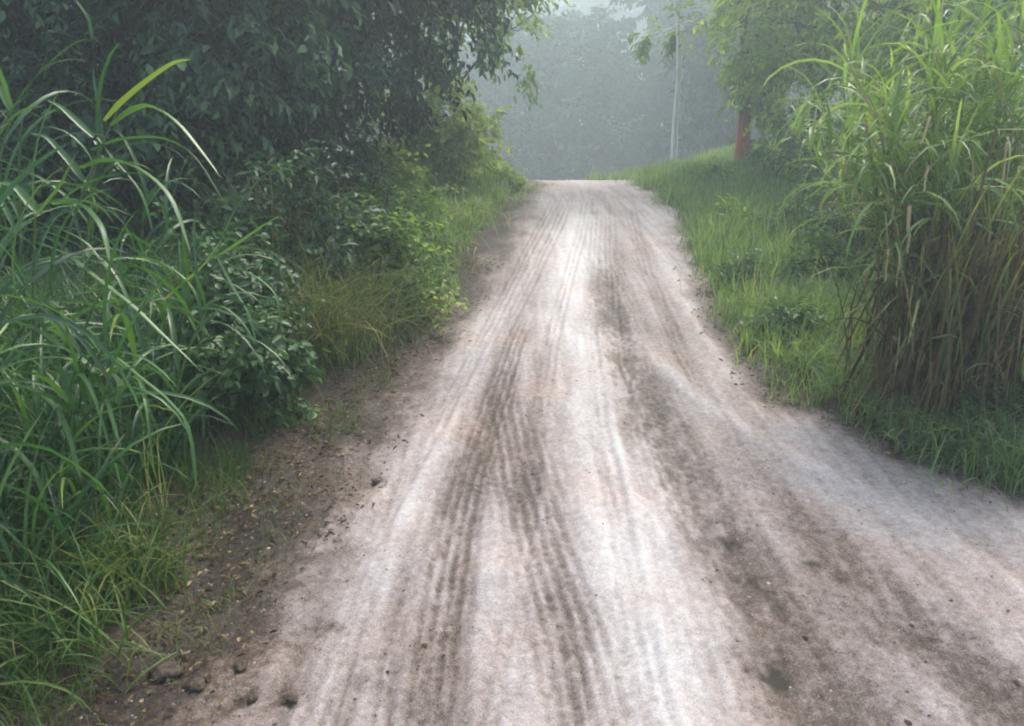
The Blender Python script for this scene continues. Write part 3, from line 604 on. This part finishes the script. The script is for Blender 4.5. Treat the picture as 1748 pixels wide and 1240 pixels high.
# clump C: leaning stem on the right of the mass
e = clump(-1.95, 3.9, 'cane grass clump with one stem leaning right over the small-leaved shrub', CG)
b0 = np.array([-2.0, 3.85, Hs(-2.0, 3.85)])
cane(e, b0, P(371, 440, 3.7), rng, 4, .75, .026, 'cane', r=.009, sag=.05, head0=.2, extra=[
    (pl(3.7, (371, 440), (410, 415), (445, 390), (482, 366)), .03, .75), (pl(3.7, (371, 442), (395, 490), (425, 540), (437, 590)), .024, .5), (pl(3.7, (381, 448), (434, 473), (470, 506), (480, 560)), .024, .55),
    (pl(3.7, (253, 539), (312, 487), (350, 452), (385, 400)), .034, .9), (pl(3.7, (357, 518), (385, 528), (416, 556), (436, 590)), .022, .55), (pl(3.7, (190, 442), (250, 443), (295, 462), (332, 500), (352, 570)), .028, .6)])
for k in range(3):
    cane(e, b0 + rng.normal(0, .13, 3) * [1, 1, 0], P(rng.uniform(220, 330), rng.uniform(430, 560), 3.8 + .15 * k), rng, 7, .75, .026, 'cane', r=.008, tint=.42)
# clump D: lower, nearer
e = clump(-1.85, 3.05, 'near cane grass clump whose long blades arch down towards the dark verge', CG)
b0 = np.array([-1.95, 3.0, Hs(-1.95, 3.0)])
cane(e, b0, P(140, 606, 3.0), rng, 5, .8, .028, 'cane', r=.009, head0=0, extra=[
    (pl(3.0, (146, 608), (194, 612), (240, 648), (285, 684), (322, 735), (337, 845), dd=.1), .030, .6), (pl(3.0, (0, 657), (45, 665), (82, 686), (110, 728), (139, 820)), .038, .6), (pl(3.0, (-10, 745), (31, 778), (62, 816), (80, 870)), .034, .55), (pl(3.0, (150, 640), (185, 640), (205, 660), (198, 690)), .04, .85)])
for k in range(4):
    cane(e, b0 + rng.normal(0, .14, 3) * [1, 1, 0], P(rng.uniform(-20, 200), rng.uniform(560, 760), 2.8 + .12 * k), rng, 8, .75, .026, 'cane', r=.008, tint=.42)
fill = [(-2.5, 4.5, 'cane grass clump filling the gap between the dark tree and the leaning canes', 5, 1.35), (-3.2, 4.2, 'cane grass clump behind the thin-stemmed one at the left edge', 6, 1.5), (-2.25, 2.55, 'cane grass clump nearest the camera, half out of the photo', 6, 1.05),
        (-2.9, 2.9, 'cane grass clump out at the left edge beside the nearest one', 6, 1.3), (-1.72, 3.55, 'low cane grass clump with its foot on the dark verge', 4, .75), (-3.6, 5.3, 'cane grass clump farthest back, against the dark trees', 6, 1.5)]
for x, y, lab, nk, hh in fill:
    e = clump(x, y, lab, CG); z0 = Hs(x, y)
    for k in range(nk):
        b = np.array([x, y, z0]) + rng.normal(0, .18, 3) * [1, 1, 0]
        tip = b + np.array([rng.normal(.18, .25), rng.normal(0, .2), hh * rng.uniform(.6, 1.05)])
        cane(e, b, tip, rng, 10, .8, .027, 'cane', tint=.38, tsd=.16, r=.009, lo=.05)
# the clump's low blades: shorter leaves from the ground
mb = MB(); n = 1500
bx = rng.uniform(-3.6, -1.6, n); by = rng.uniform(2.2, 5.0, n); k = bx < road_l(by) - .45 - .25 * (fbm(by * 3, by * 0, 9) - .5); bx, by = bx[k], by[k]; n = len(bx)
blades(mb, np.stack([bx, by, H(bx, by)], -1), rng.uniform(0, 6.28, n), rng.normal(1.35, .15, n), np.abs(rng.normal(1.3, .5, n)), rng.uniform(.35, .9, n), rng.uniform(.012, .026, n), np.clip(rng.normal(.42, .18, n), 0, 1), K=8, rng=rng)
tag(mb.build('long_grass', M['cane']), 'dense long grass growing between the cane stems on the left', 'long grass', kind='stuff')

# right-hand cane: pale stalks, dry brown skirt below
RG = 'tall cane clumps on the right bank'
rng = np.random.default_rng(202)
def right_clump(px, py, label, tips, depth, spread, nl, dry_n, skirt_h, hmul=1.0):
    x, y = at(px, py); e = clump(x, y, label, RG); z0 = Hs(x, y); o = np.array([x, y, z0])
    for tx, ty in [(a + rng.normal(0, 12) * r_, b + rng.normal(0, 25) * r_) for a, b in tips for r_ in range(2 if dry_n > 200 else 1)]:
        b = o + np.array([rng.normal(0, spread), rng.normal(0, spread * .7), 0])
        tip = P(tx, ty, depth + rng.normal(0, .2))
        cane(e, b, tip, rng, nl + 9, .68 * hmul, .027, 'cane_right', tint=.66, tsd=.18, r=.011, lo=.24, bend=(2.1, .5), th=(1.15, .2), sag=.12, stalk_tint=float(np.clip(rng.normal(.75, .25), 0, 1)), K=8)
    if dry_n:
        mb = MB(); p0 = o + np.stack([rng.normal(0, spread * 1.1, dry_n), rng.normal(-.08, spread, dry_n), skirt_h * rng.uniform(.15, 1.0, dry_n)], -1)
        blades(mb, p0 - o, rng.uniform(0, 6.28, dry_n), rng.normal(-1.2, .25, dry_n), np.abs(rng.normal(.1, .2, dry_n)), rng.uniform(.3, .75, dry_n), rng.uniform(.008, .022, dry_n), np.clip(rng.normal(.42, .28, dry_n), 0, 1), K=6, rng=rng, power=.7)
        mb.build('dry_leaves', M['dry'], e)
        mb = MB(); nb = int(dry_n * .45); p0 = np.stack([rng.normal(0, spread * 1.1, nb), rng.normal(0, spread, nb), rng.uniform(0, .35, nb)], -1)
        blades(mb, p0, rng.uniform(0, 6.28, nb), rng.normal(1.38, .14, nb), np.abs(rng.normal(1.0, .6, nb)), skirt_h * rng.uniform(.5, 1.25, nb), rng.uniform(.010, .020, nb), np.clip(rng.normal(.38, .24, nb), 0, 1), K=8, rng=rng, power=2.2)
        mb.build('low_leaves', M['olive'], e)
        for k in range(9):
            mb = MB()
            a = np.array([rng.normal(0, spread), rng.normal(0, spread * .7), 0]); h = skirt_h * rng.uniform(.7, 1.5)
            tube(mb, cane_curve(a, a + [rng.normal(0, .18), rng.normal(0, .15), h], .1, 6), np.linspace(.010, .006, 6), 5, tint=.6 + .4 * rng.random())
            mb.build('dry_stem', M['dry'], e, smooth=True)
    return e
right_clump(1590, 712, 'big clump of tall cane with brown dry leaves hanging round its foot',
            [(1450, 95), (1470, 190), (1425, 240), (1500, 150), (1530, 230), (1575, 30), (1590, 130), (1570, 240), (1620, 60), (1640, 170), (1500, 300), (1620, 290), (1540, 330)], 4.75, .17, 12, 1100, 1.12)
right_clump(1745, 690, 'tall cane clump at the right edge of the photo', [(1680, 30), (1700, 130), (1740, 60), (1780, 150), (1720, 230), (1690, 270), (1790, 40), (1760, 300)], 4.7, .20, 12, 420, .98)
right_clump(1660, 560, 'cane clump standing just behind the two front ones', [(1560, 90), (1640, 20), (1690, 80), (1600, 200), (1660, 180), (1730, 170), (1520, 180)], 5.6, .22, 11, 120, .9)
right_clump(1500, 470, 'smaller cane clump at the left of the big ones, its blades drooping towards the bank', [(1400, 190), (1440, 150), (1380, 260), (1450, 280), (1480, 220), (1345, 215)], 6.6, .22, 11, 40, .6)
right_clump(1800, 540, 'cane clump out past the right edge, behind the front row', [(1760, 120), (1820, 60), (1860, 140), (1720, 40)], 5.8, .25, 11, 60, .8)
# fallen pale canes and the yellow stalk
def stick(name, a, b, r, label, mat='dry', tint=.9, cat='stick'):
    a, b = np.asarray(a), np.asarray(b); s = np.linspace(0, 1, 7)[:, None]; c = (1 - s) * a + s * b; c[1:-1] += np.random.default_rng(int(abs(a[0]) * 1000)).normal(0, .0025, (5, 3))
    mb = MB(); tube(mb, c, np.linspace(r, r * .7, 7), 6, tint=tint); o = mb.build(name, M[mat], None, smooth=True, origin=a); return tag(o, label, cat)
stick('fallen_cane', P(1525, 575, 4.35), P(1625, 672, 4.2), .010, 'pale broken cane slanting down to the right across the dark foot of the big clump', tint=.95)
stick('fallen_cane', P(1695, 608, 4.2), P(1645, 655, 4.15), .009, 'short pale broken cane slanting down to the left beside the other one', tint=.97)
for a, b, r, lab in [((1553, 352), (1549, 432), .016, 'straw-coloured dead stem standing out in the middle of the big clump'), ((1588, 200), (1572, 246), .013, 'curled pale dead stem high up among the green blades'), ((1584, 284), (1577, 328), .012, 'short pale dead stem just above the tall straw-coloured one'),
                     ((1517, 425), (1511, 480), .010, 'left one of two short pale dead stems at the top of the brown skirt'), ((1537, 425), (1530, 492), .010, 'right one of two short pale dead stems at the top of the brown skirt'), ((1605, 480), (1600, 660), .008, 'long thin reddish-brown dead stem down the middle of the skirt')]:
    stick('dead_stem', P(*a, 4.12), P(*b, 4.12), r * .62, lab, tint=.98 if r > .009 else .7)
stick('yellow_stalk', P(1742, 545, 4.2), P(1748, 650, 4.15), .015, 'bright yellow stalk at the right edge of the photo', 'cane_right', 1.0)

# dry feathery grass clump and other grass clumps on the left verge
def tuft(name, px, py, n, L, Wd, mat, tint, label, seed, rad=.12, lean=.6, cat='grass clump', dx=0, dy=0):
    rg = np.random.default_rng(seed); x, y = at(px, py); x += dx; y += dy; z = Hs(x, y); mb = MB()
    p0 = np.stack([rg.normal(0, rad, n), rg.normal(0, rad, n), np.zeros(n)], -1)
    blades(mb, p0, rg.uniform(0, 6.28, n), math.pi / 2 - np.abs(rg.normal(0, lean * .5, n)), np.abs(rg.normal(lean * 1.6, .4, n)), L * rg.uniform(.55, 1.15, n), Wd * rg.uniform(.6, 1.2, n), np.clip(rg.normal(tint, .2, n), 0, 1), K=7, rng=rg)
    o = mb.build(name, M[mat], None, origin=(0, 0, 0)); o.location = (x, y, z); return tag(o, label, cat)
tuft('grass_clump', 520, 650, 520, .95, .008, 'olive', .5, 'tall feathery olive grass clump beside the small-leaved shrub', 301, .18, .9, dy=.35)
tuft('grass_clump', 590, 610, 420, .72, .008, 'olive', .55, 'straw-tinged grass clump at the verge left of the bushy shrub', 302, .16, .9, dy=.3)
tuft('grass_clump', 470, 560, 260, 1.0, .010, 'olive', .6, 'thin pale grass clump sticking up before the dark trees', 303, .2, .5, dy=.5)
for i, (px, py, n_, L_, tn, lab) in enumerate([(715, 500, 300, .45, .5, 'soft olive grass clump by the left track below the grey-green shrub'), (760, 430, 300, .5, .6, 'soft pale grass clump on the left bank below the canopy'), (800, 390, 300, .5, .75, 'pale yellow-green grass clump on the left bank near the bend'),
                                              (845, 350, 280, .4, .8, 'pale yellow-green grass clump at the bend beside the crest'), (905, 322, 160, .16, .7, 'low tuft of grass at the left end of the crest'), (1098, 314, 200, .22, .6, 'low tuft of grass at the right end of the crest'), (1150, 345, 240, .28, .6, 'grass tuft leaning over the road just right of the crest')]):
    tuft('grass_clump', px, py, n_, L_, .012, 'grass', tn, lab, 350 + i, .22, 1.0, dx=-.15 if px < 950 else .1)
for i, (px, py, w, h, lab) in enumerate([(1250, 500, .16, .20, 'low broad-leaved weed beside the road on the right bank'), (1330, 600, .18, .24, 'broad-leaved weed on the lower right bank'), (1220, 400, .2, .24, 'broad-leaved weed near the road on the far right bank'),
                                           (1320, 420, .26, .34, 'broad-leaved weed in the middle of the right bank'), (1200, 330, .3, .3, 'pale weed on the right bank below the slim pale trunk'), (1390, 520, .24, .36, 'taller leafy weed on the right bank near the cane')]):
    x, y = at(px, py); shrub('bank_weed', x + .1, y + .1, lab, w, h, 130, 8, .055 + .01 * (i % 3), .026, 'pale' if i in (2, 4) else 'bush', 370 + i, cat='weed', twigL=.14, tint=(.65, .25))
for i, (px, py, lab) in enumerate([(1290, 520, 'thin straw-coloured seed stems on the lower right bank'), (1260, 420, 'thin straw-coloured seed stems half way up the right bank'), (1350, 480, 'few tall seed stems beside the leafy weed on the right bank')]):
    tuft('seeding_grass', px, py, 26, .55, .007, 'grass', .95, lab, 380 + i, .25, .3)
tuft('grass_clump', 90, 1120, 260, .42, .009, 'grassdark', .6, 'short bright grass clump in the bottom left corner', 304, .14, .8)
tuft('grass_clump', 215, 1000, 240, .36, .010, 'grassdark', .7, 'yellow-green grass clump at the edge of the bare strip in the foreground', 305, .12, .8)
tuft('grass_clump', 60, 985, 220, .42, .012, 'grassdark', .5, 'darker grass clump under the near cane', 306, .15, .8)
tuft('seeding_grass', 262, 905, 16, .42, .006, 'grass', .9, 'few thin pale seed stems standing up by the near verge', 307, .04, .25)

# weeds at the foot of the right clump
x, y = at(1735, 800); shrub('roadside_weed', x, y + .12, 'ferny green weed at the right edge by the track', .22, .24, 260, 9, .045, .015, 'bush', 71, cat='weed', twigL=.12, tint=(.8, .2))
for i, (px, py, n_, L_, lab) in enumerate([(1640, 780, 420, .34, 'bright green grass clump before the big right cane clump'), (1700, 800, 420, .34, 'bright green grass clump by the track near the right edge'), (1575, 745, 320, .30, 'small grass clump at the left foot of the big right cane clump'),
                                           (1500, 700, 300, .34, 'yellowish grass clump where the right bank meets the cane'), (1420, 650, 260, .32, 'grass clump low on the right bank near the track'), (1350, 560, 260, .36, 'taller grass clump halfway up the right bank'), (1440, 560, 260, .4, 'taller grass clump on the right bank by the cane')]):
    tuft('grass_clump', px, py, n_, L_, .010, 'grass', .5 + .04 * (i % 3), lab, 330 + i, .16, 1.0, dy=.1)

# ------------------------------------------------------------------ ground cover: grass on both verges (uncountable)
def scatter_grass(name, label, mat, xr_, yr_, n, dens, L, Wd, tint, seed, lean=.6):
    rg = np.random.default_rng(seed); x = rg.uniform(*xr_, n); y = yr_[0] + (yr_[1] - yr_[0]) * rg.random(n) ** 1.25
    k = rg.random(n) < dens(x, y); x, y = x[k], y[k]
    d = np.sqrt(x * x + y * y); hh = (.30 + 1.4 * fbm(x * 2.2, y * 2.2, seed)) * rg.uniform(.5, 1.3, len(x))
    mb = MB(); grass_blades(mb, np.stack([x, y, H(x, y) - .01], -1), L * hh, Wd * np.clip(d / 5, .6, 3.0), np.clip(rg.normal(tint, .2, len(x)) + .55 * (fbm(x * 1.3, y * 1.3, seed + 3) - .5), 0, 1), rg, lean)
    return tag(mb.build(name, mat), label, 'grass', kind='stuff')
def d_right(x, y):
    e = x - road_r(y) + .10 * (fbm(x * 3, y * 3, 90) - .5) * 4
    return sstep(-.08, .22, e) * (.55 + .45 * sstep(.35, .55, fbm(x * 2.5, y * 2.5, 91)))
scatter_grass('verge_grass', 'light green grass covering the bank right of the road', M['grass'], (.9, 9.5), (3.0, 19), 150000, lambda x, y: d_right(x, y), .25, .0085, .52, 401)
def d_left_far(x, y):
    e = road_l(y) - x + .4 * (fbm(x * 3, y * 3, 92) - .5)
    return sstep(.25, .6, e) * (.4 + .6 * sstep(.35, .55, fbm(x * 2, y * 2, 93)))
scatter_grass('verge_grass', 'olive grass along the left verge as far as the bend', M['grass'], (-4, 1.2), (5.0, 16), 70000, d_left_far, .28, .009, .68, 402)
def d_left_near(x, y):
    e = road_l(y) - x + .3 * (fbm(x * 3, y * 3, 94) - .5)
    far = sstep(3.2, 4.2, y)
    return sstep(.30 + .10 * far, .62 + .1 * far, e) * (.15 + .85 * sstep(.40, .6, fbm(x * 3.5, y * 3.5, 95)))
scatter_grass('verge_grass', 'short green grass on the near left verge', M['grassdark'], (-3.6, -.8), (1.2, 5.2), 42000, d_left_near, .20, .007, .55, 403, .8)
def d_strip(x, y):
    e = road_l(y) - x + .3 * (fbm(x * 4, y * 4, 98) - .5)
    return sstep(-.02, .25, e) * sstep(.95, .6, e) * sstep(.42, .6, fbm(x * 5, y * 5, 99))
scatter_grass('verge_grass', 'sparse olive and straw-coloured grass on the bare strip left of the road', M['grassdark'], (-2.2, .8), (1.4, 8), 34000, d_strip, .075, .004, .72, 404, 1.0)
def d_strip_right(x, y):
    e = x - road_r(y) + .3 * (fbm(x * 4, y * 4, 88) - .5)
    return sstep(-.12, .12, e) * sstep(.6, .3, e) * sstep(.42, .6, fbm(x * 5, y * 5, 89))
scatter_grass('verge_grass', 'sparse short grass on the bare foot of the right bank', M['grassdark'], (.8, 4.5), (3, 11), 20000, d_strip_right, .09, .005, .6, 405, 1.0)
# sparse straw on the bare strip and litter
def litter(name, label, dens, xr_, yr_, n, seed, size=.05):
    rg = np.random.default_rng(seed); x = rg.uniform(*xr_, n); y = rg.uniform(*yr_, n); k = rg.random(n) < dens(x, y); x, y = x[k], y[k]; n = len(x)
    a = rg.uniform(0, 6.28, n); ax = np.stack([np.cos(a), np.sin(a), rg.normal(.05, .15, n)], -1); nr = rg.normal(0, .3, (n, 3)) + [0, 0, 1]
    mb = MB(); leaves(mb, np.stack([x, y, H(x, y) + .012 + .01 * rg.random(n)], -1), ax, nr, size * .6 * rg.uniform(.4, 1.6, n), size * .28 * rg.uniform(.4, 1.4, n), np.clip(rg.normal(.38, .25, n), 0, .9))
    return tag(mb.build(name, M['dry']), label, 'leaf litter', kind='stuff')
litter('leaf_litter', 'dry leaves and straw lying on the dark strip left of the road', lambda x, y: sstep(-.25, .3, road_l(y) - x + .5 * (fbm(x * 4, y * 4, 96) - .5)) * .9 * sstep(1.6, .5, road_l(y) - x), (-3, .6), (1.3, 8), 26000, 501, .042)
litter('leaf_litter', 'dry leaves and straw along the foot of the right bank', lambda x, y: sstep(-.3, .2, x - road_r(y) + .5 * (fbm(x * 4, y * 4, 97) - .5)) * .7 * sstep(1.2, .3, x - road_r(y)), (.8, 4), (3, 9), 14000, 502, .045)

# ------------------------------------------------------------------ clods of dark soil on the left edge
def clod(px, py, r, label, seed, mat='clod', name='soil_clod', flat=.42, cat='soil clod'):
    rg = np.random.default_rng(seed); x, y = at(px, py); z = Hs(x, y)
    n1, n2 = 9, 14; th = np.linspace(.02, math.pi - .02, n1)[:, None]; ph = np.arange(n2)[None] * 2 * math.pi / n2
    d = np.stack([np.sin(th) * np.cos(ph), np.sin(th) * np.sin(ph), np.cos(th) + 0 * ph], -1)
    bump = 1 + 1.0 * (fbm(d[..., 0] * 2 + seed, d[..., 1] * 2 + d[..., 2] * 1.7, seed) - .5) + .7 * (fbm(d[..., 0] * 6, d[..., 1] * 6 + d[..., 2] * 5, seed + 3) - .5)
    k_ = int(np.argmin(np.abs(ry - y))); z = max(z, float(np.interp(x, ROADX[k_], ROADZ[k_]))) if ROADX[k_, 0] < x else z
    v = d * bump[..., None] * r * .95 * np.array([rg.uniform(.9, 1.4), rg.uniform(.7, 1.0), flat])
    i = np.arange(n1 - 1)[:, None] * n2; k = np.arange(n2)[None]; k2 = (k + 1) % n2
    mb = MB(); mb.add(v.reshape(-1, 3), np.stack([i + k, i + n2 + k, i + n2 + k2, i + k2], -1).reshape(-1, 4))
    o = mb.build(name, M[mat], None, smooth=True, origin=(0, 0, 0)); o.location = (x, y, z + r * flat * .45); o.rotation_euler = (0, 0, rg.uniform(0, 6)); return tag(o, label, cat, 'clods of earth along the left road edge' if mat == 'clod' else None)
for a in [(336, 1170, .028, 'dark earth clod nearest the bottom left corner of the road', 1), (412, 1137, .030, 'dark flat earth clod on the edge of the pale road sand', 2), (432, 1192, .022, 'small dark clod on the pale sand, left of its twin', 3), (497, 1193, .018, 'small dark clod on the pale sand, the farther one into the road', 4),
          (285, 1150, .045, 'largest dark clod, at the border of grass and bare earth', 5), (545, 735, .035, 'dark clod lying below the small-leaved shrub', 6), (640, 822, .016, 'tiny lone clod on smooth sand left of the tyre tracks', 7)]:
    clod(*a)

# ------------------------------------------------------------------ haze: dust hanging in the air
m, n, l = new_mat('haze_air')
pv = n.new('ShaderNodeVolumePrincipled'); pv.inputs['Color'].default_value = (.82, .95, 1.0, 1); pv.inputs['Density'].default_value = HAZE; pv.inputs['Anisotropy'].default_value = .55
o = n.new('ShaderNodeOutputMaterial'); l.new(pv.outputs[0], o.inputs['Volume'])
hx0, hx1, hy0, hy1, hz0, hz1 = -310, 310, -130, 710, -9.0, 40.0
mb = MB(); mb.add([(hx0, hy0, hz0), (hx1, hy0, hz0), (hx1, hy1, hz0), (hx0, hy1, hz0), (hx0, hy0, hz1), (hx1, hy0, hz1), (hx1, hy1, hz1), (hx0, hy1, hz1)],
                  [(0, 3, 2, 1), (4, 5, 6, 7), (0, 1, 5, 4), (1, 2, 6, 5), (2, 3, 7, 6), (3, 0, 4, 7)])
tag(mb.build('haze', m), 'pale dust and mist hanging over the road', 'haze', kind='stuff')
